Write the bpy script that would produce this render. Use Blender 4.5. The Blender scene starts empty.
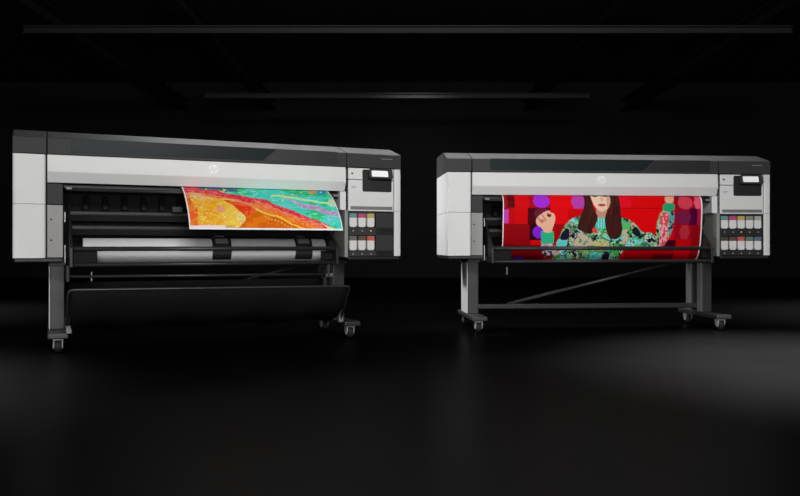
import bpy, bmesh, math, random
import numpy as np
from mathutils import Vector, Matrix
random.seed(4)
C = bpy.context.scene.collection
SC = bpy.context.scene

# ------------------------------------------------------------------ camera, world, lights, exposure
cam_d = bpy.data.cameras.new('camera')
cam = bpy.data.objects.new('camera', cam_d); C.objects.link(cam)
cam_d.sensor_width = 36.0; cam_d.lens = 790.83 / 800 * 36; cam_d.shift_y = -2.4 / 800
cam.location = (0, 0, .6876); cam.rotation_euler = (math.pi / 2, 0, 0)
SC.camera = cam
w = bpy.data.worlds.new('world'); SC.world = w; w.use_nodes = True
w.node_tree.nodes['Background'].inputs[0].default_value = (.8, .9, 1, 1)
w.node_tree.nodes['Background'].inputs[1].default_value = .04
SC.view_settings.view_transform = 'Standard'; SC.view_settings.look = 'None'
SC.view_settings.exposure = 0; SC.view_settings.gamma = 1; SC.view_settings.use_curve_mapping = False

def lamp(name, kind, loc, target, energy, size=(1, 1), color=(1, 1, 1), spot=60, blend=1.0):
    d = bpy.data.lights.new(name, kind); d.energy = energy; d.color = color
    if kind == 'AREA':
        d.shape = 'RECTANGLE'; d.size, d.size_y = size
    if kind == 'SPOT':
        d.spot_size = math.radians(spot); d.spot_blend = blend; d.shadow_soft_size = size[0]
    o = bpy.data.objects.new(name, d); C.objects.link(o); o.location = loc
    o.rotation_euler = (Vector(target) - Vector(loc)).to_track_quat('-Z', 'Y').to_euler()
    return o
lamp('key_softbox', 'AREA', (1.0, -1.2, 3.85), (.4, 6.2, .8), 330, (3.4, 1.2), (1, .99, .98))
lamp('added_fill', 'AREA', (.6, -1.6, 1.0), (.3, 6.2, .8), 125, (3.0, .7), (1, 1, 1))  # unseen low fill, added to lift the roll and cover bevel
lamp('side_softbox', 'AREA', (-5.2, 1.4, 1.1), (.6, 6.6, .6), 12, (.8, 1.2), (.96, .99, 1))
lamp('low_side_spot', 'SPOT', (-5.2, 1.4, .7), (2.2, 6.45, .5), 400, (.2, .2), (.98, .99, 1), spot=17, blend=.7)  # unseen narrow spot, added to raise the right printer's left sides
lamp('side_spot', 'SPOT', (-2.3, 7.8, 3.75), (.5, 6.6, .8), 900, (.25, .25), (.98, .99, 1), spot=26)
lamp('top_backlight', 'AREA', (.5, 8.6, 4.1), (.5, 6.0, 1.2), 210, (6.5, .5), (.97, .99, 1))  # added above the view to brighten lid slopes and top rims
lamp('floor_spot_right', 'SPOT', (2.8, 4.5, 4.1), (2.8, 4.51, 0), 12500, (.3, .3), spot=56)
lamp('floor_spot_back', 'SPOT', (5.2, 7.9, 4.15), (5.2, 7.91, 0), 4000, (.3, .3), spot=70)
lamp('floor_spot_left', 'SPOT', (-3.6, 3.2, 4.1), (-3.6, 3.21, 0), 15000, (.3, .3), spot=63)
lamp('floor_spot_far_left', 'SPOT', (-5.2, 7.8, 4.15), (-5.2, 7.81, 0), 3500, (.3, .3), spot=64)
lamp('wall_wash', 'SPOT', (.3, 13.0, 4.0), (.25, 17, .9), 110, (.4, .4), spot=70)
lamp('truss_wash', 'SPOT', (0, 2.4, 2.3), (0, 12, 3.9), 130, (.3, .3), spot=100)  # added uplight, out of view, so the beams show faintly

# ------------------------------------------------------------------ materials
def lin(c):
    c = c / 255.0
    return c / 12.92 if c <= .04045 else ((c + .055) / 1.055) ** 2.4
def mat(name, rgb, rough=.5, metal=0, noise=.06, scale=40, spec=.5, emit=0, bump=0):
    m = bpy.data.materials.new(name); m.use_nodes = True
    nt = m.node_tree; b = nt.nodes['Principled BSDF']
    b.inputs['Roughness'].default_value = rough; b.inputs['Metallic'].default_value = metal
    b.inputs['Specular IOR Level'].default_value = spec
    tc = nt.nodes.new('ShaderNodeTexCoord'); n = nt.nodes.new('ShaderNodeTexNoise')
    n.inputs['Scale'].default_value = scale; n.inputs['Detail'].default_value = 4
    nt.links.new(tc.outputs['Object'], n.inputs['Vector'])
    r = nt.nodes.new('ShaderNodeValToRGB')
    lo = [max(0, v * (1 - noise)) for v in rgb]; hi = [min(1, v * (1 + noise)) for v in rgb]
    r.color_ramp.elements[0].color = (*lo, 1); r.color_ramp.elements[1].color = (*hi, 1)
    r.color_ramp.elements[0].position = .3; r.color_ramp.elements[1].position = .7
    nt.links.new(n.outputs['Fac'], r.inputs['Fac'])
    nt.links.new(r.outputs['Color'], b.inputs['Base Color'])
    if bump:
        bp = nt.nodes.new('ShaderNodeBump'); bp.inputs['Strength'].default_value = bump; bp.inputs['Distance'].default_value = .002
        nt.links.new(n.outputs['Fac'], bp.inputs['Height']); nt.links.new(bp.outputs['Normal'], b.inputs['Normal'])
    if emit:
        nt.links.new(r.outputs['Color'], b.inputs['Emission Color']); b.inputs['Emission Strength'].default_value = emit
    return m
M = {}
M['white'] = mat('white_plastic', (.74, .74, .735), .42, noise=.015, scale=8, spec=.35)
M['pale'] = mat('pale_grey_plastic', (.29, .285, .28), .45, noise=.03)
M['grey'] = mat('mid_grey_plastic', (.2, .2, .2), .45)
M['char'] = mat('charcoal_plastic', (.042, .042, .042), .55, spec=.2)
M['chark'] = mat('dark_charcoal_plastic', (.022, .022, .023), .45)
M['black'] = mat('black_plastic', (.012, .012, .013), .5)
M['matte'] = mat('matte_black', (.006, .006, .0065), .7, spec=.2)
M['glass'] = mat('tinted_window', (.016, .022, .023), .3, noise=.02, scale=3, spec=.12)
M['metal'] = mat('dark_painted_steel', (.027, .027, .028), .4, noise=.05)
M['post'] = mat('grey_painted_steel', (.036, .036, .037), .42, noise=.05)
M['chrome'] = mat('bright_steel', (.5, .5, .5), .4, .15)
M['roll'] = mat('silver_paper', (.72, .73, .74), .5, noise=.02)
M['cloth'] = mat('black_mesh_cloth', (.008, .008, .0083), .9, noise=.2, scale=200, bump=.3, spec=.1)
M['rubber'] = mat('black_rubber', (.012, .012, .012), .7)
M['screen'] = mat('lit_screen', (.8, .82, .84), .3, emit=.3, noise=.05)
M['badge'] = mat('white_enamel', (.95, .95, .95), .4, noise=.01)
M['led'] = mat('indicator_grey', (.5, .48, .44), .4)
M['led_y'] = mat('indicator_amber', (.8, .55, .08), .4, emit=.4)
M['bottle'] = mat('cartridge_white', (.78, .77, .76), .45, noise=.03)

# ------------------------------------------------------------------ mesh helpers
class MB:
    def __init__(s): s.bm = bmesh.new()
    def _merge(s, b):
        me = bpy.data.meshes.new('tmp'); b.to_mesh(me); b.free(); s.bm.from_mesh(me); bpy.data.meshes.remove(me)
    def box(s, x0, x1, y0, y1, z0, z1, bev=.004, seg=2, mtx=None):
        b = bmesh.new(); bmesh.ops.create_cube(b, size=1)
        for v in b.verts:
            v.co = Vector(((x0 + x1) / 2 + v.co.x * (x1 - x0), (y0 + y1) / 2 + v.co.y * (y1 - y0), (z0 + z1) / 2 + v.co.z * (z1 - z0)))
        if bev:
            bev = min(bev, .45 * min(x1 - x0, y1 - y0, z1 - z0))
            bmesh.ops.bevel(b, geom=list(b.edges), offset=bev, segments=seg, profile=.5, affect='EDGES')
        if mtx: bmesh.ops.transform(b, matrix=mtx, verts=b.verts)
        s._merge(b); return s
    def prism(s, poly, a0, a1, axis='x', bev=.003, seg=2):
        """poly: list of 2-D points; axis x -> (y,z), y -> (x,z), z -> (x,y)."""
        b = bmesh.new()
        def p(u, v, a): return {'x': (a, u, v), 'y': (u, a, v), 'z': (u, v, a)}[axis]
        A = [b.verts.new(p(u, v, a0)) for u, v in poly]; B = [b.verts.new(p(u, v, a1)) for u, v in poly]
        b.faces.new(A); b.faces.new(B[::-1])
        n = len(poly)
        for i in range(n): b.faces.new((A[i], B[i], B[(i + 1) % n], A[(i + 1) % n]))
        bmesh.ops.recalc_face_normals(b, faces=b.faces)
        if bev: bmesh.ops.bevel(b, geom=list(b.edges), offset=bev, segments=seg, profile=.5, affect='EDGES')
        s._merge(b); return s
    def tube(s, pts, r, n=12, cap=True):
        pts = [Vector(p) for p in pts]; b = bmesh.new(); rings = []
        up = None
        for i, p in enumerate(pts):
            d = (pts[min(i + 1, len(pts) - 1)] - pts[max(i - 1, 0)]).normalized()
            if up is None:
                up = Vector((0, 0, 1)) if abs(d.z) < .9 else Vector((1, 0, 0))
            sx = d.cross(up).normalized(); up = sx.cross(d).normalized()
            rings.append([b.verts.new(p + sx * r * math.cos(2 * math.pi * k / n) + up * r * math.sin(2 * math.pi * k / n)) for k in range(n)])
        for q, t in zip(rings, rings[1:]):
            for k in range(n): b.faces.new((q[k], q[(k + 1) % n], t[(k + 1) % n], t[k]))
        if cap: b.faces.new(rings[0][::-1]); b.faces.new(rings[-1])
        bmesh.ops.recalc_face_normals(b, faces=b.faces)
        for f in b.faces: f.smooth = len(f.verts) == 4
        s._merge(b); return s
    def lathe(s, prof, center, axis='x', n=32):
        """prof: (position along axis, radius)."""
        b = bmesh.new(); rings = []; cx = Vector(center)
        for a, r in prof:
            ring = []
            for k in range(n):
                t = 2 * math.pi * k / n; u, v = r * math.cos(t), r * math.sin(t)
                o = {'x': (a, u, v), 'y': (u, a, v), 'z': (u, v, a)}[axis]
                ring.append(b.verts.new(cx + Vector(o)))
            rings.append(ring)
        for q, t in zip(rings, rings[1:]):
            for k in range(n):
                f = b.faces.new((q[k], q[(k + 1) % n], t[(k + 1) % n], t[k])); f.smooth = True
        b.faces.new(rings[0][::-1]); b.faces.new(rings[-1])
        bmesh.ops.recalc_face_normals(b, faces=b.faces)
        s._merge(b); return s
    def build(s, name, m, parent=None, label=None):
        me = bpy.data.meshes.new(name); s.bm.to_mesh(me); s.bm.free(); me.materials.append(m)
        o = bpy.data.objects.new(name, me); C.objects.link(o)
        if parent is not None: o.parent = parent
        if label: o['label'] = label
        return o
def tag(o, label, cat, group=None):
    o['label'] = label; o['category'] = cat
    if group: o['group'] = group
    return o
def structure(o):
    o['kind'] = 'structure'; return o
def arc(cx, cy, r, a0, a1, n=6):
    return [(cx + r * math.cos(math.radians(a0 + (a1 - a0) * i / n)), cy + r * math.sin(math.radians(a0 + (a1 - a0) * i / n))) for i in range(n + 1)]
def round_rect(x0, x1, z0, z1, r, n=5):
    return arc(x1 - r, z1 - r, r, 0, 90, n) + arc(x0 + r, z1 - r, r, 90, 180, n) + arc(x0 + r, z0 + r, r, 180, 270, n) + arc(x1 - r, z0 + r, r, 270, 360, n)

# ------------------------------------------------------------------ the hall
M['floor'] = mat('polished_dark_floor', (.0023, .0023, .0024), .34, noise=.12, scale=1.2, spec=.004)
M['wall'] = mat('black_wall', (.016, .016, .016), .9, noise=.1, scale=2, spec=.1)
M['ceil'] = mat('black_ceiling', (.03, .03, .03), .9, noise=.1, scale=2, spec=.1)
M['beam'] = mat('black_steel_beam', (.008, .008, .008), .6, noise=.1, scale=6)
structure(MB().box(-12, 12, -3, 17.1, -.1, 0, 0).build('floor', M['floor']))
structure(MB().box(-12, 12, -3, 17.1, 4.2, 4.3, 0).build('ceiling', M['ceil']))
structure(MB().box(-12, 12, 17, 17.1, 0, 4.2, 0).build('wall_back', M['wall']))
structure(MB().box(-12.1, -12, -3, 17.1, 0, 4.2, 0).build('wall_left', M['wall']))
structure(MB().box(12, 12.1, -3, 17.1, 0, 4.2, 0).build('wall_right', M['wall']))
def ibeam_x(x0, x1, y, z, h=.1, wd=.12):
    b = MB(); t = .018
    b.box(x0, x1, y - wd / 2, y + wd / 2, z, z + t, .004); b.box(x0, x1, y - wd / 2, y + wd / 2, z + h - t, z + h, .004)
    b.box(x0, x1, y - .012, y + .012, z + t, z + h - t, 0); return b
def ibeam_y(y0, y1, x, z, h=.2, wd=.16):
    b = MB(); t = .025
    b.box(x - wd / 2, x + wd / 2, y0, y1, z, z + t, .004); b.box(x - wd / 2, x + wd / 2, y0, y1, z + h - t, z + h, .004)
    b.box(x - .012, x + .012, y0, y1, z + t, z + h - t, 0); return b
k = 0
for bm_ in (ibeam_x(-4.75, 4.95, 10, 3.36), ibeam_x(-3.55, 3.45, 14.4, 3.36)):
    k += 1; structure(bm_.build('trim_%d' % k, M['beam']))
for x in (-4.65, -2.74, 2.72, 4.85):
    k += 1; structure(ibeam_y(9.2, 16.9, x, 3.58, .22, .3 if abs(x) > 4 else .2).build('trim_%d' % k, M['beam']))

# ------------------------------------------------------------------ printed pictures (flat print, colour per vertex)
def vnoise(x, y, seed):
    r = np.random.RandomState(seed); g = r.rand(64, 64)
    xi = np.floor(x).astype(int); yi = np.floor(y).astype(int); fx = x - xi; fy = y - yi
    fx = fx * fx * (3 - 2 * fx); fy = fy * fy * (3 - 2 * fy)
    a = g[yi % 64, xi % 64]; b = g[yi % 64, (xi + 1) % 64]; c = g[(yi + 1) % 64, xi % 64]; d = g[(yi + 1) % 64, (xi + 1) % 64]
    return (a * (1 - fx) + b * fx) * (1 - fy) + (c * (1 - fx) + d * fx) * fy
def fbm(x, y, seed): return .55 * vnoise(x, y, seed) + .3 * vnoise(2.1 * x, 2.1 * y, seed + 1) + .15 * vnoise(4.3 * x, 4.3 * y, seed + 2)
def in_poly(X, Y, pts):
    ins = np.zeros(X.shape, bool); n = len(pts)
    for i in range(n):
        x0, y0 = pts[i]; x1, y1 = pts[(i + 1) % n]
        if y0 == y1: continue
        c = ((y0 > Y) != (y1 > Y)) & (X < (x1 - x0) * (Y - y0) / (y1 - y0) + x0)
        ins ^= c
    return ins
def smooth_poly(pts, it=2):
    for _ in range(it):
        q = []
        for i in range(len(pts)):
            a = pts[i]; b = pts[(i + 1) % len(pts)]
            q += [(a[0] * .75 + b[0] * .25, a[1] * .75 + b[1] * .25), (a[0] * .25 + b[0] * .75, a[1] * .25 + b[1] * .75)]
        pts = q
    return pts
class Paint:
    def __init__(s, X, Y, base): s.X, s.Y = X, Y; s.I = np.zeros(X.shape + (3,)); s.I[:] = base
    def put(s, mask, c): s.I[mask] = c
    def rect(s, x0, x1, y0, y1, c): s.put((s.X >= x0) & (s.X < x1) & (s.Y >= y0) & (s.Y < y1), c)
    def ell(s, cx, cy, rx, ry, c): s.put(((s.X - cx) / rx) ** 2 + ((s.Y - cy) / ry) ** 2 < 1, c)
    def hexa(s, cx, cy, rx, ry, c): s.poly([(cx - rx, cy), (cx - rx * .55, cy - ry), (cx + rx * .55, cy - ry), (cx + rx, cy), (cx + rx * .55, cy + ry), (cx - rx * .55, cy + ry)], c, 0)
    def poly(s, pts, c, it=2): s.put(in_poly(s.X, s.Y, smooth_poly(pts, it) if it else pts), c)
    def mask(s, pts, it=2): return in_poly(s.X, s.Y, smooth_poly(pts, it) if it else pts)
def voronoi(X, Y, scale, seed, pal, warp=.9):
    r = np.random.RandomState(seed)
    x = X / scale + warp * (fbm(X / scale, Y / scale, seed) - .5) * 2; y = Y / scale + warp * (fbm(X / scale + 9, Y / scale + 5, seed + 3) - .5) * 2
    xi = np.floor(x).astype(int); yi = np.floor(y).astype(int)
    best = np.full(X.shape, 9e9); idx = np.zeros(X.shape, int); second = np.full(X.shape, 9e9)
    jx = r.rand(128, 128); jy = r.rand(128, 128); ci = r.randint(0, len(pal), (128, 128))
    for dx in (-1, 0, 1):
        for dy in (-1, 0, 1):
            a = (xi + dx) % 128; b = (yi + dy) % 128
            d = (xi + dx + jx[b, a] - x) ** 2 + (yi + dy + jy[b, a] - y) ** 2
            m = d < best
            second = np.where(m, best, np.minimum(second, d)); best = np.where(m, d, best); idx = np.where(m, ci[b, a], idx)
    return np.array(pal, float)[idx], np.sqrt(second) - np.sqrt(best)

def paint_portrait(nu, nv):
    U, V = np.meshgrid(np.linspace(0, 1, nu), np.linspace(0, 1, nv))
    t = np.linspace(0, 1, 11)                                # picture coordinates, row spacing follows the bend of the sheet
    X = 502.5 + 199.5 * U; Y = np.interp(V, t, [195.5, 199.6, 206.6, 214, 221.2, 228.5, 235.7, 242.8, 249.8, 256, 260.6])
    P = Paint(X, Y, (205, 4, 12))
    # wall of red blocks with coloured discs
    P.rect(502, 508, 194, 210, (150, 10, 22)); P.rect(507, 514, 194, 208, (95, 2, 6)); P.rect(514, 530, 194, 224, (205, 3, 10)); P.rect(508, 514, 208, 224, (190, 3, 10))
    P.rect(503, 508, 210, 223.5, (190, 62, 180))
    P.rect(502, 530, 224, 245, (138, 2, 10)); P.rect(502, 545, 245, 264, (112, 2, 12)); P.rect(528, 549, 194, 208, (170, 3, 14))
    P.rect(527, 549, 208, 225, (74, 2, 12)); P.rect(529, 541, 224, 240, (48, 0, 16)); P.rect(549, 570, 194, 224, (222, 4, 12)); P.rect(541, 575, 224, 245, (160, 2, 12))
    P.ell(540.5, 201.5, 8.3, 6.6, (158, 42, 208)); P.ell(541, 214, 8.2, 6.2, (104, 24, 52)); P.ell(539.5, 232, 7.6, 6.6, (128, 32, 205)); P.ell(520, 259.5, 6, 3, (84, 24, 160))
    P.rect(566, 590, 194, 209, (225, 3, 10)); P.rect(567, 590, 209, 222, (200, 2, 12)); P.hexa(577, 202, 7.6, 6.8, (178, 62, 165))
    P.rect(617, 630, 194, 208, (224, 10, 34)); P.rect(617, 660, 208, 232, (222, 3, 8)); P.rect(630, 662, 194, 208, (214, 4, 8)); P.put((abs(Y - 208) < .5) & (X > 616) & (X < 660), (150, 0, 6))
    P.rect(674, 703, 194, 264, (155, 4, 28)); P.rect(674, 690, 196, 208, (140, 8, 36)); P.rect(689, 698, 208, 225, (72, 2, 52)); P.rect(697, 703, 208, 225, (172, 14, 54))
    P.rect(675, 692, 239, 260, (188, 2, 14)); P.rect(692, 703, 225, 262, (140, 2, 16)); P.rect(659, 676, 240, 253, (58, 0, 20)); P.rect(625, 676, 250, 264, (160, 2, 12)); P.rect(655, 676, 254, 264, (110, 2, 12))
    P.ell(684.5, 202.5, 7.6, 6.4, (205, 58, 78)); P.hexa(698.5, 202.5, 5.5, 6, (228, 84, 108)); P.ell(682.8, 217, 7.8, 6.8, (116, 24, 66)); P.hexa(684.5, 232, 5.5, 7, (176, 40, 56))
    # jumper
    pal = [(92, 205, 165), (66, 165, 70), (24, 22, 42), (202, 180, 142), (196, 168, 152), (120, 212, 214), (196, 212, 192), (98, 190, 84), (150, 214, 170), (40, 130, 100)]
    J, e = voronoi(X, Y, 8.0, 11, pal)
    J2, e2 = voronoi(X, Y, 4.6, 17, pal, 1.2)
    J = np.where((fbm(X / 4, Y / 4, 23) > .5)[..., None], J, J2 * .8 + J * .2)
    J[(e < .045)] = (30, 40, 42)
    ol = np.abs(fbm(X / 5.5, Y / 5.5, 57) - .5) < .022; J[ol] = (24, 26, 34)
    bk = fbm(X / 4.5, Y / 4, 59) > .69; J[bk] = (22, 22, 36)
    body = [(553, 266), (556, 250), (558, 238), (563, 226), (569, 219), (578, 216), (590, 214), (600, 218), (609, 214), (621, 217), (631, 221), (637, 227), (642, 233), (652, 232), (664, 244), (656, 248), (642, 250), (630, 249), (622, 252), (621, 266)]
    m = P.mask(body, 1); P.I[m] = J[m]
    m = P.mask([(656, 236), (655, 226), (660, 209), (674, 209), (673, 226), (669, 238), (664, 247), (655, 246)], 1); P.I[m] = J[m]
    m2 = m & (X > 659) & (X < 668) & (Y > 212); P.I[m2] = np.where((vnoise(X * .8, Y * .55, 31) > .42)[..., None], (214, 70, 92), (230, 170, 170))[m2]
    m2 = m & (X > 668.5) & (Y > 210); P.I[m2] = np.where((vnoise(X * .7, Y * .5, 33) > .4)[..., None], (70, 165, 160), (44, 40, 70))[m2]
    m = P.mask([(540, 242), (554, 243), (557, 252), (552, 259), (543, 255)], 1); P.I[m] = np.where((fbm(X * .6, Y * .6, 37) > .5)[..., None], (196, 170, 178), (58, 44, 66))[m]
    P.poly([(558, 238), (567, 236), (567, 247), (561, 250), (555, 245)], (96, 200, 200), 1); P.poly([(562, 231), (568, 227), (569, 240), (558, 240)], (26, 22, 46), 1)
    P.ell(583, 243, 9, 8, (200, 176, 158)); P.ell(600, 245, 9, 6, (196, 186, 130)); P.ell(597, 256, 7, 4, (96, 206, 206)); P.poly([(603, 251), (611, 252), (611, 262), (604, 261)], (28, 24, 44), 1)
    sp = (fbm(X * .5, Y * .5, 51) > .6) & (((X - 590) / 22) ** 2 + ((Y - 246) / 11) ** 2 < 1); P.I[sp] = (70, 150, 84)
    P.poly([(634, 225), (641, 233), (638, 238), (630, 232)], (24, 24, 44), 1); P.poly([(620, 222), (630, 223), (628, 230), (621, 229)], (84, 186, 110), 1); P.poly([(611, 229), (620, 232), (619, 241), (610, 240)], (110, 212, 206), 1)
    # collar, pendant, neck, face
    P.poly([(594, 213), (606, 213), (607, 222), (604, 230), (596, 229), (591, 224)], (62, 192, 168), 1)
    st = P.mask([(594, 218), (606, 218), (604, 229), (596, 228)], 1) & (np.sin(X * 2.6) > .35); P.I[st] = (150, 220, 215)
    P.poly([(594.5, 205), (605.5, 205), (605, 217), (600, 218), (595, 217)], (196, 142, 116), 1)
    P.poly([(589, 193), (610, 193), (609.5, 203), (606, 209), (600.5, 212.5), (595, 209), (591, 203)], (234, 196, 172), 1)
    P.rect(588, 611, 194, 196.0, (70, 40, 34)); P.poly([(592, 196), (597, 196), (597, 197.6), (593, 197.6)], (60, 34, 30), 0); P.poly([(603, 196), (608, 196), (608, 197.4), (603, 197.4)], (60, 34, 30), 0)
    P.poly([(599, 197), (602, 197), (602.6, 201), (598.6, 201.2)], (216, 172, 148), 1); P.ell(600.3, 205, 3.7, 1.35, (176, 78, 76)); P.put((abs(Y - 205) < .25) & (abs(X - 600.3) < 3.2), (110, 40, 44))
    P.poly([(605, 197), (610, 197), (609, 205), (605, 209)], (206, 160, 136), 1)
    hair = (62, 26, 22)
    hl = P.mask([(583, 192), (590.5, 192), (590, 202), (593, 211), (597, 217), (594, 226), (591, 235), (583, 232), (575.5, 229), (578, 219), (583, 207)], 1)
    hr = P.mask([(608.5, 192), (617.5, 192), (619, 212), (622, 232), (617, 240), (608, 238), (604, 226), (603.5, 216), (607, 208), (609.5, 201)], 1)
    for m in (hl, hr):
        sh = (.75 + .55 * vnoise(X * 1.1 + Y * .12, Y * .1, 41))[..., None] * np.array(hair); P.I[m] = sh[m]
    P.ell(593.3, 230, 2.4, 2.6, (222, 66, 44)); P.ell(595.5, 232, 1.6, 1.2, (206, 74, 50))
    # raised fist and cuff on the left, hand at the top right
    P.poly([(540.5, 231.5), (553, 231.5), (553.5, 243), (541, 244)], (40, 178, 128), 0)
    P.poly([(534.5, 221), (536.5, 217), (541, 213.5), (545, 211), (548.5, 210.6), (549.5, 213), (552.5, 213.4), (554.5, 217.5), (553.5, 223.5), (551.6, 229), (551, 233), (543.5, 233), (541, 227.6), (536.5, 226)], (230, 176, 146), 1)
    for a, b in (((537, 218), (541, 223)), ((541, 215), (545, 221)), ((546, 213), (549, 217))):
        t = np.clip(((X - a[0]) * (b[0] - a[0]) + (Y - a[1]) * (b[1] - a[1])) / ((b[0] - a[0]) ** 2 + (b[1] - a[1]) ** 2), 0, 1)
        P.put((X - a[0] - t * (b[0] - a[0])) ** 2 + (Y - a[1] - t * (b[1] - a[1])) ** 2 < .22, (160, 98, 80))
    P.ell(548, 215.5, 2.2, 1.6, (110, 50, 46)); P.ell(541, 221, 2.4, 1.5, (186, 122, 98))
    P.poly([(661.5, 203), (673.5, 202), (673.5, 211), (661.5, 211.5)], (34, 156, 106), 1)
    P.poly([(664, 198), (668, 196), (674, 193), (677, 194), (673, 199), (672, 203), (664.5, 203)], (224, 164, 138), 1)
    P.put((U < .0045) | (U > .993), (236, 226, 226))
    return P.I

def paint_abstract(nu, nv):
    U, V = np.meshgrid(np.linspace(0, 1, nu), np.linspace(0, 1, nv))
    t = np.linspace(0, 1, 11)
    xa = np.interp(V, t, [181.0, 182.0, 183.0, 184.0, 185.0, 185.9, 186.7, 187.6, 188.3, 189.0, 189.4]); xb = np.interp(V, t, [326.9, 328.9, 330.8, 332.7, 334.5, 336.2, 337.9, 339.5, 340.9, 342.1, 343.0])
    ya = np.interp(V, t, [186.8, 188.3, 190.9, 193.9, 197.6, 201.7, 206.2, 211.1, 216.5, 222.6, 229.2]); yb = np.interp(V, t, [191.1, 192.5, 195.0, 197.8, 201.2, 205.1, 209.2, 213.7, 218.7, 224.4, 230.5])
    X = xa + (xb - xa) * U; Y = ya + (yb - ya) * U
    wx = X + 5 * (fbm(X / 14, Y / 9, 61) - .5); wy = Y + 4 * (fbm(X / 12, Y / 7, 65) - .5)
    P = Paint(X, Y, (225, 118, 22))
    bx = [176, 200, 215, 240, 262, 290, 318, 330, 336, 350]
    by = [187, 188.6, 191, 196.5, 200, 210.5, 221, 227, 233, 242]
    A = np.interp(wx, bx, by); d = wy - A                    # below the coast line d > 0
    sea = fbm(X / 16 + Y / 9, Y / 4.5 - X / 16, 71)
    seac = np.where((sea > .62)[..., None], (44, 190, 118), (62, 206, 186)); seac = np.where((sea < .33)[..., None], (96, 200, 200), seac)
    up = (Y < 187 + .17 * (X - 255) + 2 * np.sin(X / 9)) & (X > 235); seac = np.where(up[..., None], np.where((sea > .6)[..., None], (90, 200, 140), (36, 184, 122)), seac)
    dk = (X < 235) & (Y < 192); seac = np.where(dk[..., None], (52, 110, 130), seac)
    s = np.abs(wy - np.interp(X, [270, 300, 326, 340], [196, 199, 203, 207])) < .9; seac = np.where((s & (X > 268))[..., None], (190, 240, 150), seac)
    pb = np.abs(wy - np.interp(X, [285, 300, 318, 340], [200, 205, 209, 216])) < np.interp(X, [285, 300, 318, 340], [.6, 2.6, 2.6, 2.4])
    seac = np.where((pb & (X > 284) & (fbm(X / 3, Y / 2, 79) > .3))[..., None], (190, 132, 196), seac)
    ye = (fbm(X / 5, Y / 3, 83) > .73) & (X < 300); seac = np.where(ye[..., None], (214, 206, 120), seac)
    pk = ((X - 332) / 5) ** 2 + ((Y - 203) / 4) ** 2 < 1; seac = np.where(pk[..., None], (186, 214, 170), seac)
    og = ((X - 311) / 4) ** 2 + ((Y - 192) / 2) ** 2 < 1; seac = np.where(og[..., None], (214, 120, 70), seac)
    bl = ((X - 321) / 5) ** 2 + ((Y - 192.5) / 2) ** 2 < 1; seac = np.where(bl[..., None], (36, 130, 190), seac)
    m = d < 0; P.I[m] = seac[m]
    m = (d >= 0) & (d < 4.2); P.I[m] = np.where((fbm(X / 4, Y / 2, 87) > .42)[..., None], (214, 46, 66), (226, 90, 100))[m]
    m = (d >= 4.2) & (d < 7.6); P.I[m] = np.where((fbm(X / 6, Y / 2, 89) > .5)[..., None], (240, 130, 96), (238, 108, 60))[m]
    m = (d >= 7.6) & (d < 12); P.I[m] = np.where((fbm(X / 7, Y / 3, 91) > .5)[..., None], (238, 130, 40), (228, 104, 30))[m]
    L = np.interp(wx, [176, 205, 225, 250, 262, 280, 305, 330], [191, 196, 200, 209, 212, 219, 230, 244]); dl = wy - L
    m = (dl > 0) & (d > 7); P.I[m] = np.where((fbm(X / 6, Y / 5, 95) > .55)[..., None], (222, 116, 20), (208, 98, 14))[m]
    m = (np.abs(dl) < .8) & (d > 3) & (X > 218); P.I[m] = (246, 190, 74)
    m = (np.abs(dl - 4.2) < .45) & (np.sin(X * 1.9) > .2) & (X > 262); P.I[m] = (250, 210, 120)
    yel = P.mask([(188, 196), (200, 195), (215, 198), (228, 203), (236, 210), (240, 220), (238, 229), (198, 229), (196, 215), (192, 203)], 2)
    sw = np.sqrt((wx - 208) ** 2 + ((wy - 214) * 1.3) ** 2); sk = np.clip(.5 + .35 * np.sin(sw * .62 + 2.5 * fbm(X / 8, Y / 6, 113)) + .5 * (fbm(X / 5, Y / 4, 117) - .5), 0, 1)[..., None]; yc = sk * np.array((246, 178, 48)) + (1 - sk) * np.array((240, 148, 30)); yb_ = np.clip((X - 214 + 6 * (fbm(X / 5, Y / 5, 119) - .5)) / 14, 0, 1)[..., None]; yc = yc * (1 - yb_) + yb_ * np.array((242, 192, 70))
    P.I[yel] = yc[yel]
    lp = P.mask([(187, 192), (204, 194), (212, 198), (200, 201), (190, 198)], 2) & (fbm(X / 3, Y / 2, 99) > .42); P.I[lp] = (240, 176, 120)
    rl = P.mask([(187, 202), (194, 203), (198, 212), (196, 220), (197, 228), (189, 228)], 2); P.I[rl] = np.where((fbm(X / 4, Y / 4, 101) > .5)[..., None], (238, 96, 40), (240, 124, 50))[rl]
    pk = (((X - 218.5) / 4) ** 2 + ((Y - 209) / 3) ** 2 < 1) & (fbm(X / 2, Y / 1.6, 121) > .42); P.I[pk] = (226, 140, 138)
    ln = yel & (np.abs(fbm(X / 7, Y / 4, 123) - .5) < .02); P.I[ln] = (252, 214, 120)
    ln = (d > 1) & (d < 11) & (np.abs(fbm(X / 11 + .3 * Y, Y / 3 - X / 9, 127) - .55) < .018); P.I[ln] = (246, 168, 120)
    ln = (d < -1) & (np.abs(fbm(X / 13, Y / 3 - X / 14, 131) - .5) < .02); P.I[ln] = (150, 226, 200)
    r = P.mask([(219, 199), (230, 201), (240, 203), (247, 206), (254, 210), (250, 214), (243, 216), (238, 211), (230, 205)], 1); P.I[r] = np.where((fbm(X / 3, Y / 3, 103) > .45)[..., None], (222, 56, 26), (236, 96, 52))[r]
    g = P.mask([(234, 210), (240, 213), (244, 219), (239, 225), (234, 220)], 1); P.I[g] = np.where((fbm(X / 1.5, Y / 1.5, 107) > .45)[..., None], (222, 190, 110), (240, 214, 130))[g]
    s = P.mask([(318, 222), (326, 226), (337, 229), (337, 232), (322, 232), (328, 229)], 1); P.I[s] = (238, 200, 160)
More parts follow.
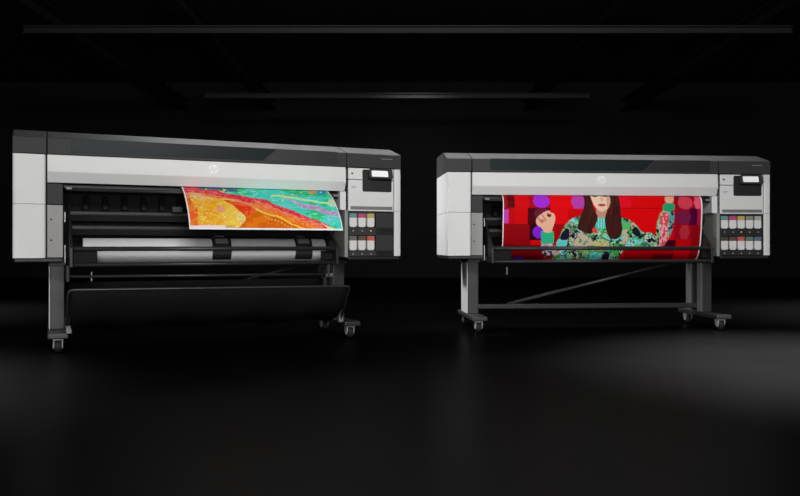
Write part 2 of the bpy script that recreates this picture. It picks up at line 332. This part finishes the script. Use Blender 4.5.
    P.rect(189, 224, 225.2, 229, (248, 214, 206)); t = (X > 223) & (X < 233) & (Y > 225.5) & (Y < 228.4) & (np.sin(X * 4.2) > -.2); P.I[t] = (170, 140, 70)
    P.put((U < .009) | (U > .994) | (V > .976), (250, 246, 238))
    return P.I

def sheet_mesh(name, x0, x1, prof, img, mtx, parent=None):
    nv, nu = img.shape[:2]
    pr = np.array(prof, float)
    # Catmull-Rom style dense curve, equal arc length
    t = np.linspace(0, len(pr) - 1, 400); dense = []
    for q in t:
        i = min(int(q), len(pr) - 2); f = q - i
        p0 = pr[max(i - 1, 0)]; p1 = pr[i]; p2 = pr[i + 1]; p3 = pr[min(i + 2, len(pr) - 1)]
        dense.append(.5 * (2 * p1 + (p2 - p0) * f + (2 * p0 - 5 * p1 + 4 * p2 - p3) * f * f + (3 * p1 - p0 - 3 * p2 + p3) * f ** 3))
    dense = np.array(dense); s = np.concatenate([[0], np.cumsum(np.linalg.norm(np.diff(dense, axis=0), axis=1))]); s /= s[-1]
    v = np.linspace(0, 1, nv); yy = np.interp(v, s, dense[:, 0]); zz = np.interp(v, s, dense[:, 1])
    xs = np.linspace(x0, x1, nu)
    co = np.zeros((nv, nu, 3)); co[..., 0] = xs[None]; co[..., 1] = yy[:, None]; co[..., 2] = zz[:, None]
    idx = np.arange(nv * nu).reshape(nv, nu)
    faces = np.stack([idx[:-1, :-1], idx[1:, :-1], idx[1:, 1:], idx[:-1, 1:]], -1).reshape(-1, 4)
    me = bpy.data.meshes.new(name); me.from_pydata(co.reshape(-1, 3).tolist(), [], faces.tolist())
    c = img.reshape(-1, 3) / 255.0; c = np.where(c <= .04045, c / 12.92, ((c + .055) / 1.055) ** 2.4)
    at = me.color_attributes.new('ink', 'FLOAT_COLOR', 'POINT'); buf = np.ones((nv * nu, 4)); buf[:, :3] = np.clip(c * 1.2, 0, .97)
    at.data.foreach_set('color', buf.astype(np.float32).ravel())
    m = bpy.data.materials.new(name + '_ink'); m.use_nodes = True; b = m.node_tree.nodes['Principled BSDF']
    a = m.node_tree.nodes.new('ShaderNodeVertexColor'); a.layer_name = 'ink'
    m.node_tree.links.new(a.outputs['Color'], b.inputs['Base Color']); b.inputs['Roughness'].default_value = .55; b.inputs['Specular IOR Level'].default_value = .06
    me.materials.append(m)
    for p in me.polygons: p.use_smooth = True
    o = bpy.data.objects.new(name, me); C.objects.link(o); o.matrix_world = mtx
    sm = o.modifiers.new('thickness', 'SOLIDIFY'); sm.thickness = .0012; sm.offset = -1
    return o

# ------------------------------------------------------------------ the printers
def caster(root, x, y):
    c = MB()
    c.box(x - .032, x + .032, y - .035, y + .035, .078, .09, .003)
    c.lathe([(0.074, .016), (.082, .016)], (x, y, 0), 'z', 16)
    for s in (-1, 1):
        c.prism([(y - .03, .08), (y + .034, .08), (y + .03, .05), (y + .012, .024), (y - .012, .024), (y - .026, .05)], x + s * .026 - .004, x + s * .026 + .004, 'x', .0015, 1)
    fork = c.build('caster', M['chrome'], root, 'pale metal swivel caster with black wheel')
    wl = MB().lathe([(-.019, .026), (-.019, .034), (-.014, .0385), (.014, .0385), (.019, .034), (.019, .026)], (x, y, .0387), 'x', 28).build('wheel', M['rubber'], fork)
    MB().lathe([(-.0305, .007), (.0305, .007)], (x, y, .0387), 'x', 14).build('axle', M['chrome'], fork)

def logo(parent, cx, cy, cz, r):
    """round white badge with slanted letters cut into it"""
    pts = arc(cx, cz, r, 0, 360, 40)[:-1]
    badge = MB().prism(pts, cy - .003, cy + .004, 'y', 0).build('logo_badge', M['badge'], parent, 'round white badge with slanted letters')
    def P(u, v): return (cx + (u - 193) / 127 * r, cz - (v - 88) / 127 * r)
    b = MB()
    for poly in ([(163, -32), (190, -36), (122, 143), (95, 143)], [(139, 35), (190, 35), (201, 46), (202, 58), (168, 143), (141, 143), (172, 62), (128, 62)],
                 [(236, 35), (263, 35), (190, 212), (164, 210)], [(250, 35), (284, 35), (295, 46), (296, 58), (268, 130), (254, 143), (215, 143), (222, 122), (242, 122), (266, 62), (240, 62)]):
        b.prism([P(*q) for q in poly], cy - .0036, cy - .0025, 'y', 0)
    b.build('logo_letters', M['white'], badge)

def build_printer(loc, rot, label, group, kind):
    root = bpy.data.objects.new('large_format_printer', None); C.objects.link(root)
    root.location = (loc[0], loc[1], 0); root.rotation_euler = (0, 0, rot)
    tag(root, label, 'printer', group)
    B = lambda *a, **k: MB().box(*a, **k)
    W = 2.66
    # --- left end cabinet
    MB().prism(round_rect(0, .19, 0, .62, .014), .9505, 1.266, 'z', .0015, 1).build('side_panel', M['white'], root, 'upper white end panel')
    MB().prism(round_rect(0, .19, 0, .62, .014), .608, .9485, 'z', .0015, 1).build('side_panel', M['white'], root, 'lower white end panel')
    B(.008, .29, .012, .61, .582, .607, bev=.006).build('base_tray', M['black'], root)
    B(.012, .186, .02, .6, .94, .958, bev=0).build('seam_filler', M['matte'], root)
    B(.197, .292, .045, .6, .952, 1.10, bev=.004).build('inner_column', M['char'], root)
    col = B(.197, .292, .045, .6, .610, .949, bev=.004).build('inner_column', M['pale'], root, 'pale grey lower column panel with screws')
    for z in (.855, .722):
        MB().lathe([(.0425, .0065), (.046, .0065)], (.222, 0, z), 'y', 14).build('screw', M['black'], col)
    B(.190, .1965, .03, .6, .61, 1.38, bev=0).build('seam_filler', M['matte'], root)
    B(.300, .306, .03, .05, .575, .69, bev=.001).build('edge_strip', M['chrome'], root, 'bright metal edge strip')
    B(.300, .306, .03, .05, .84, .905, bev=.001).build('edge_strip', M['chrome'], root, 'bright metal edge strip')
    # --- long front cover with bevelled lower edge
    pf = [(-.004, 1.266), (.06, 1.27), (.06, 1.092), (.022, 1.090), (-.008, 1.150), (-.012, 1.158)]
    cov = MB().prism(pf, .199, 2.212, 'x', .004).build('front_cover', M['white'], root)
    logo(cov, 1.243, -.012, 1.212, .031)
    # --- lid: end block, middle and right block share one sloped profile
    lp = [(0, 1.27), (0, 1.372), (.012, 1.378), (.21, 1.440), (.24, 1.444), (.6, 1.444), (.62, 1.43), (.62, 1.27)]
    MB().prism(lp, 0, .194, 'x', .003).build('lid_end_block', M['char'], root)
    lid = MB().prism(lp, .2, 2.219, 'x', .003).build('lid', M['char'], root)
    MB().prism([(.342, 1.286), (1.585, 1.286), (1.69, 1.376), (.342, 1.376)], -.003, .004, 'y', .001, 1).build('lid_window', M['glass'], lid, 'tinted dark window of the lid')
    MB().prism([(1.597, 1.286), (2.145, 1.286), (2.145, 1.376), (1.702, 1.376)], -.003, .004, 'y', .001, 1).build('lid_window', M['black'], lid, 'black end of the lid window')
    blk = MB().prism(lp, 2.225, W, 'x', .003).build('lid_end_block', M['char'], root)
    MB().box(2.50, 2.59, -.0015, .002, 1.338, 1.3435, 0).build('name_strip', M['grey'], blk)
    B(.003, 2.657, .01, .61, 1.2665, 1.27, bev=0).build('seam_filler', M['matte'], root)
    # --- right ink cabinet
    door = B(2.234, 2.598, 0, .1, .945, 1.176, bev=.004).build('cabinet_door', M['white'], root)
    B(2.25, 2.588, -.003, .006, .956, .981, bev=.002).build('door_handle', M['grey'], door, 'grey recessed door handle')
    MB().box(2.256, 2.30, -.0005, .001, 1.125, 1.129, 0).box(2.256, 2.288, -.0005, .001, 1.114, 1.118, 0).build('small_label', M['pale'], door)
    pan = B(2.234, 2.598, 0, .1, 1.18, 1.264, bev=.004).build('control_panel', M['white'], root)
    MB().box(2.256, 2.272, -.001, .003, 1.217, 1.230, .001).build('port', M['black'], pan)
    B(2.234, 2.60, .012, .61, .946, 1.265, bev=0).build('cabinet_core', M['matte'], root)
    MB().prism(round_rect(2.606, W, 0, .62, .012), .9505, 1.266, 'z', .0015, 1).build('corner_column', M['white'], root)
    MB().prism(round_rect(2.606, W, 0, .62, .012), .608, .9485, 'z', .0015, 1).build('corner_column', M['white'], root)
    B(2.236, 2.652, .012, .61, .582, .607, bev=.006).build('base_tray', M['black'], root)
    B(2.206, 2.233, .002, .6, .60, .95, bev=.004).build('cabinet_edge', M['pale'], root)
    B(2.18, 2.226, .03, .6, .952, 1.09, bev=.004).build('cabinet_edge', M['white'], root)
    scr = MB().prism(round_rect(2.345, 2.58, 1.092, 1.256, .012), -.008, .02, 'y', .002, 1).build('touch_screen', M['black'], root)
    bz = MB()
    tl = Matrix.Translation((0, -.03, 1.222)) @ Matrix.Rotation(math.radians(-14), 4, 'X') @ Matrix.Translation((0, .03, -1.222))
    bb = bmesh.new(); tmp = MB().prism(round_rect(2.383, 2.574, 1.184, 1.259, .014), -.045, -.018, 'y', .002, 1)
    bmesh.ops.transform(tmp.bm, matrix=tl, verts=tmp.bm.verts); bb.free()
    bez = tmp.build('screen_bezel', M['char'], scr)
    tmp = MB().prism(round_rect(2.402, 2.533, 1.196, 1.243, .006), -.047, -.044, 'y', 0)
    bmesh.ops.transform(tmp.bm, matrix=tl, verts=tmp.bm.verts); tmp.build('display', M['screen'], scr, 'lit white display')
    # --- ink bay (open shelves)
    bay = MB()
    bay.box(2.236, 2.602, .1, .6, .609, .943, 0)
    bay.box(2.236, 2.602, .006, .1, .931, .943, .001); bay.box(2.236, 2.602, .006, .1, .765, .825, .001); bay.box(2.236, 2.602, .006, .1, .609, .652, .001)
    bay.box(2.236, 2.2405, .006, .1, .609, .943, .001); bay.box(2.5945, 2.602, .006, .1, .609, .943, .001)
    ncol = 5 if kind == 'R' else 3
    if ncol == 3: bay.box(2.456, 2.602, .006, .1, .609, .943, .001)
    for c in range(1, ncol): bay.box(2.2405 + c * .0708 - .0045, 2.2405 + c * .0708 - .0005, .02, .1, .652, .931, 0)
    bay = bay.build('ink_bay', M['char'] if kind == 'L' else M['chark'], root, 'dark ink bay with two rows of slots')
    mw = Matrix.Translation((loc[0], loc[1], 0)) @ Matrix.Rotation(rot, 4, 'Z')
    if kind == 'L':
        inks = [[('teal', (92, 150, 150)), ('magenta', (196, 62, 120)), ('yellow', (206, 180, 84))], [('grey', (96, 92, 88)), ('brown', (88, 62, 58)), ('red', (206, 84, 74))]]
    else:
        inks = [[('teal', (84, 150, 168)), ('magenta', (190, 40, 84)), ('yellow', (196, 172, 70)), ('light grey', (138, 140, 128)), ('white', (186, 180, 180))],
                [('black', (52, 46, 44)), ('dark brown', (74, 56, 52)), ('red', (186, 62, 60)), ('green', (96, 122, 96)), ('blue', (84, 108, 134))]]
    who = 'left printer with the abstract print' if kind == 'L' else 'right printer with the portrait print'
    for r, (z0, z1) in enumerate(((.8258, .928), (.6528, .760))):
        for c in range(ncol):
            nm, rgb = inks[r][c]
            x0 = 2.2405 + c * .0708 + .0045; x1 = x0 + .0575; cx = (x0 + x1) / 2; h = z1 - z0
            q = bpy.data.objects.new('ink_cartridge', None); C.objects.link(q)
            q.matrix_world = mw @ Matrix.Translation((cx, .04, z0))
            tag(q, 'white ink cartridge with %s top, %s row of the %s printer' % (nm, ('upper', 'lower')[r], 'left' if kind == 'L' else 'right'), 'ink cartridge', 'ink cartridges of the %s' % who)
            hw = (x1 - x0) / 2
            body = arc(hw - .014, .014, .014, 270, 360, 5) + [(hw, h * .68), (-hw, h * .68)] + arc(-hw + .014, .014, .014, 180, 270, 5)
            MB().prism(body, -.036, .05, 'y', .002, 1).build('cartridge_body', M['bottle'], q)
            capm = M.get('ink_' + nm) or mat('ink_' + nm.replace(' ', '_'), tuple(lin(v * .8 + .2 * 150) for v in rgb), .45); M['ink_' + nm] = capm
            MB().box(-hw, hw, -.036, .05, h * .68, h, .003).build('cartridge_cap', capm, q, '%s cap' % nm)
            MB().lathe([(.0035, .005), (.007, .005)], (cx, 0, z0 - .028), 'y', 12).build('indicator_light', M['led_y'] if nm == 'yellow' else M['led'], bay)
    # --- dark body between the ends
    B(.293, 2.205, .33, .61, .60, 1.265, bev=.004).build('chassis', M['matte'], root)
    B(.294, 2.204, .07, .32, 1.06, 1.085, bev=.004).build('platen', M['black'], root)
    MB().tube([(.31, .06, 1.052), (2.17, .06, 1.052)], .012).build('front_rail', M['chark'], root)
    for x0, x1 in ((.308, .345), (2.13, 2.17)): B(x0, x1, .035, .06, 1.05, 1.066, bev=.003).build('rail_end', M['grey'], root)
    # guide plates with rounded upper edge, stretching across the cavity
    for z, d in ((.905, 0), (.81, .01)):
        MB().prism([(.33, z - .06), (.16 + d, z - .055), (.135 + d, z - .012)] + arc(.15 + d, z, .016, 200, 60, 6) + [(.33, z + .02)], .335, 2.17, 'x', .002, 1).build('guide_plate', M['black'], root)
    for i in range(14):
        x = .42 + i * .125
        MB().prism([(.29, 1.02), (.328, 1.03), (.328, .93), (.25, .93), (.25, .95)], x, x + .035, 'x', .003, 1).build('guide_rib', M['matte'], root)
    B(.98, 1.05, .075, .13, .915, .955, bev=.006).build('sensor_block', M['char'], root)
    # --- front loading frame: two rods between end brackets, carried by sloping arms
    for z in (.667, .565):
        MB().tube([(.33, -.12, z), (2.10, -.12, z)], .0145 if z > .6 else .0125).build('front_rod', M['metal'], root)
    for x0, x1 in ((.325, .345), (2.088, 2.108)):
        MB().prism([(-.142, .55), (-.142, .675), (-.125, .69), (.04, .80), (.26, .97), (.29, .97), (.29, .90), (.06, .60), (-.02, .55)], x0, x1, 'x', .003, 1).build('rod_arm', M['black'], root)
    MB().box(.346, .49, -.112, -.06, .575, .655, .006).build('rod_bracket', M['matte'], root)
    MB().box(2.05 if kind == 'R' else 2.0, 2.087, -.075, -.05, .585, .65, .006).build('rod_bracket', M['matte'], root)
    # --- stand
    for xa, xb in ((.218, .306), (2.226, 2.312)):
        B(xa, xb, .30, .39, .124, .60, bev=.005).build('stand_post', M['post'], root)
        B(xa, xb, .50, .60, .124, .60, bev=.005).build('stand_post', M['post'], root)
        cx = (xa + xb) / 2
        B(cx - .062, cx + .062, 0, .73, .09, .125, bev=.008).build('stand_foot', M['post'], root)
        for y in (.07, .66): caster(root, cx, y)
        if xa < 1: B(xa - .008, xa - .001, .305, .595, .127, .549, bev=.002).build('post_lit_side', M['white'], root, 'pale plate on the lit side of the left leg')  # pale plate: side light on the post, put into its colour
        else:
            for y0, y1 in ((.305, .385), (.505, .595)): B(xa - .005, xa - .0005, y0, y1, .127, .549, bev=.001).build('post_lit_side', M['grey'], root, 'grey plate on the lit side of the right leg')  # grey plates stand in for light glancing off the post sides
        B(xa - .01, xb + .01, .27, .62, .55, .60, bev=.004).build('post_head', M['chark'], root)
    B(.306, 2.226, .39, .43, .155, .195, bev=.006).build('cross_bar', M['metal'], root)
    MB().tube([(.58, .45, .19), (1.86, .45, .50), (2.22, .45, .585)], .014).build('diagonal_brace', M['metal'], root)
    MB().box(.325, 2.20, .30, .42, .555, .60, .006).build('under_beam', M['black'], root)
    hook = MB().box(.452, .460, -.1, -.08, .46, .52, .001).build('strap_clip', M['grey'], root)
    if kind == 'L':
        # hanging paper basket
        MB().tube([(.318, .02, .15), (.315, -.1, .25), (.312, -.235, .385)] + [(.322, -.25, .408), (.345, -.25, .415), (2.12, -.25, .402), (2.142, -.25, .398), (2.150, -.24, .385), (2.165, -.1, .25), (2.172, .0, .14)], .0085, 10).build('basket_frame', M['metal'], root)
        MB().tube([(.31, -.1, .492), (2.04, -.1, .482)], .009, 10).build('basket_rod', M['metal'], root)
        for x0, x1 in ((2.03, 2.05), (.306, .326)): B(x0, x1, -.12, .1, .46, .56).build('basket_bracket', M['char'], root)
        MB().lathe([(-.03, .014), (.02, .014)], (2.055, -.1, .475), 'x', 14).build('clamp_knob', M['grey'], root)
        for x in (.322, 2.168): MB().box(x - .014, x + .02, -.02, .02, .125, .175, .004).build('frame_clamp', M['grey'], root, 'grey metal clamp of the basket frame')
        prof = [(-.25, .412), (-.235, .34), (-.17, .24), (-.04, .165), (.12, .14), (.22, .19), (.27, .30), (.285, .44)]
        me = MB(); b = me.bm; nx = 40; rows = []
        for (y, z) in prof:
            rows.append([b.verts.new((.335 + (2.13 - .335) * i / nx, y, z + .012 * math.sin(i * .55 + y * 9) * (1 if .0 < abs(z - .41) and z < .4 else 0))) for i in range(nx + 1)])
        for p, q in zip(rows, rows[1:]):
            for i in range(nx): b.faces.new((p[i], p[i + 1], q[i + 1], q[i])).smooth = True
        o = me.build('basket_cloth', M['cloth'], root); sm = o.modifiers.new('t', 'SOLIDIFY'); sm.thickness = .002
    return root, mw

LP = ((-2.4192, 4.9356), .4224); RP = ((.3713, 6.2173), .0875)
left, mwL = build_printer(*LP, 'white and charcoal wide format printer on casters with a colourful abstract print coming out', 'wide format printers', 'L')
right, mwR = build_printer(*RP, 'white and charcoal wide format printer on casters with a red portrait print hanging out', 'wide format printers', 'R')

# --- printed sheets
o = sheet_mesh('printed_sheet', 1.033, 2.082, [(.045, 1.089), (0, 1.076), (-.10, 1.022), (-.2, .94), (-.265, .865), (-.3, .793)], paint_abstract(430, 130), mwL)
tag(o, 'sheet with an orange and turquoise abstract print curling out of the left printer', 'print')
o = sheet_mesh('printed_sheet', .441, 2.076, [(.035, 1.089), (.0, 1.07), (-.018, 1.01), (-.012, .9), (0, .77), (.022, .67), (.055, .605), (.10, .566)], paint_portrait(560, 200), mwR)
tag(o, 'red poster of a long-haired woman in a green patterned jumper under the right printer', 'print')

# --- roll of silver paper in the left printer
roll = bpy.data.objects.new('paper_roll', None); C.objects.link(roll); roll.matrix_world = mwL @ Matrix.Translation((1.245, .115, .655))
tag(roll, 'silver grey roll of paper lying across the front of the left printer', 'paper roll')
MB().lathe([(-.833, .03), (-.833, .08), (-.831, .082), (.826, .082), (.829, .08), (.829, .03)], (0, 0, 0), 'x', 48).build('paper', M['roll'], roll)
MB().lathe([(-.895, .012), (-.895, .028), (.842, .028), (.842, .012)], (0, 0, 0), 'x', 24).build('core', M['black'], roll)
# clips of the left printer that hold the roll down
for x0, x1 in ((1.245, 1.375), (1.84, 1.965)):
    pts = arc(.115, .655, .094, 60, 225, 12) + arc(.115, .655, .0835, 225, 60, 12)
    cl = MB().prism(pts, x0, x1, 'x', .001, 1).build('roll_clip', M['chark'], left)
    MB().prism(arc(.115, .655, .0955, 122, 150, 5) + arc(.115, .655, .093, 150, 122, 5), x0 + .022, x1 - .022, 'x', 0).build('clip_pad', M['grey'], cl)
    MB().box(x0 + .03, x1 - .03, .12, .329, .741, .760, .004).build('clip_arm', M['chark'], cl)
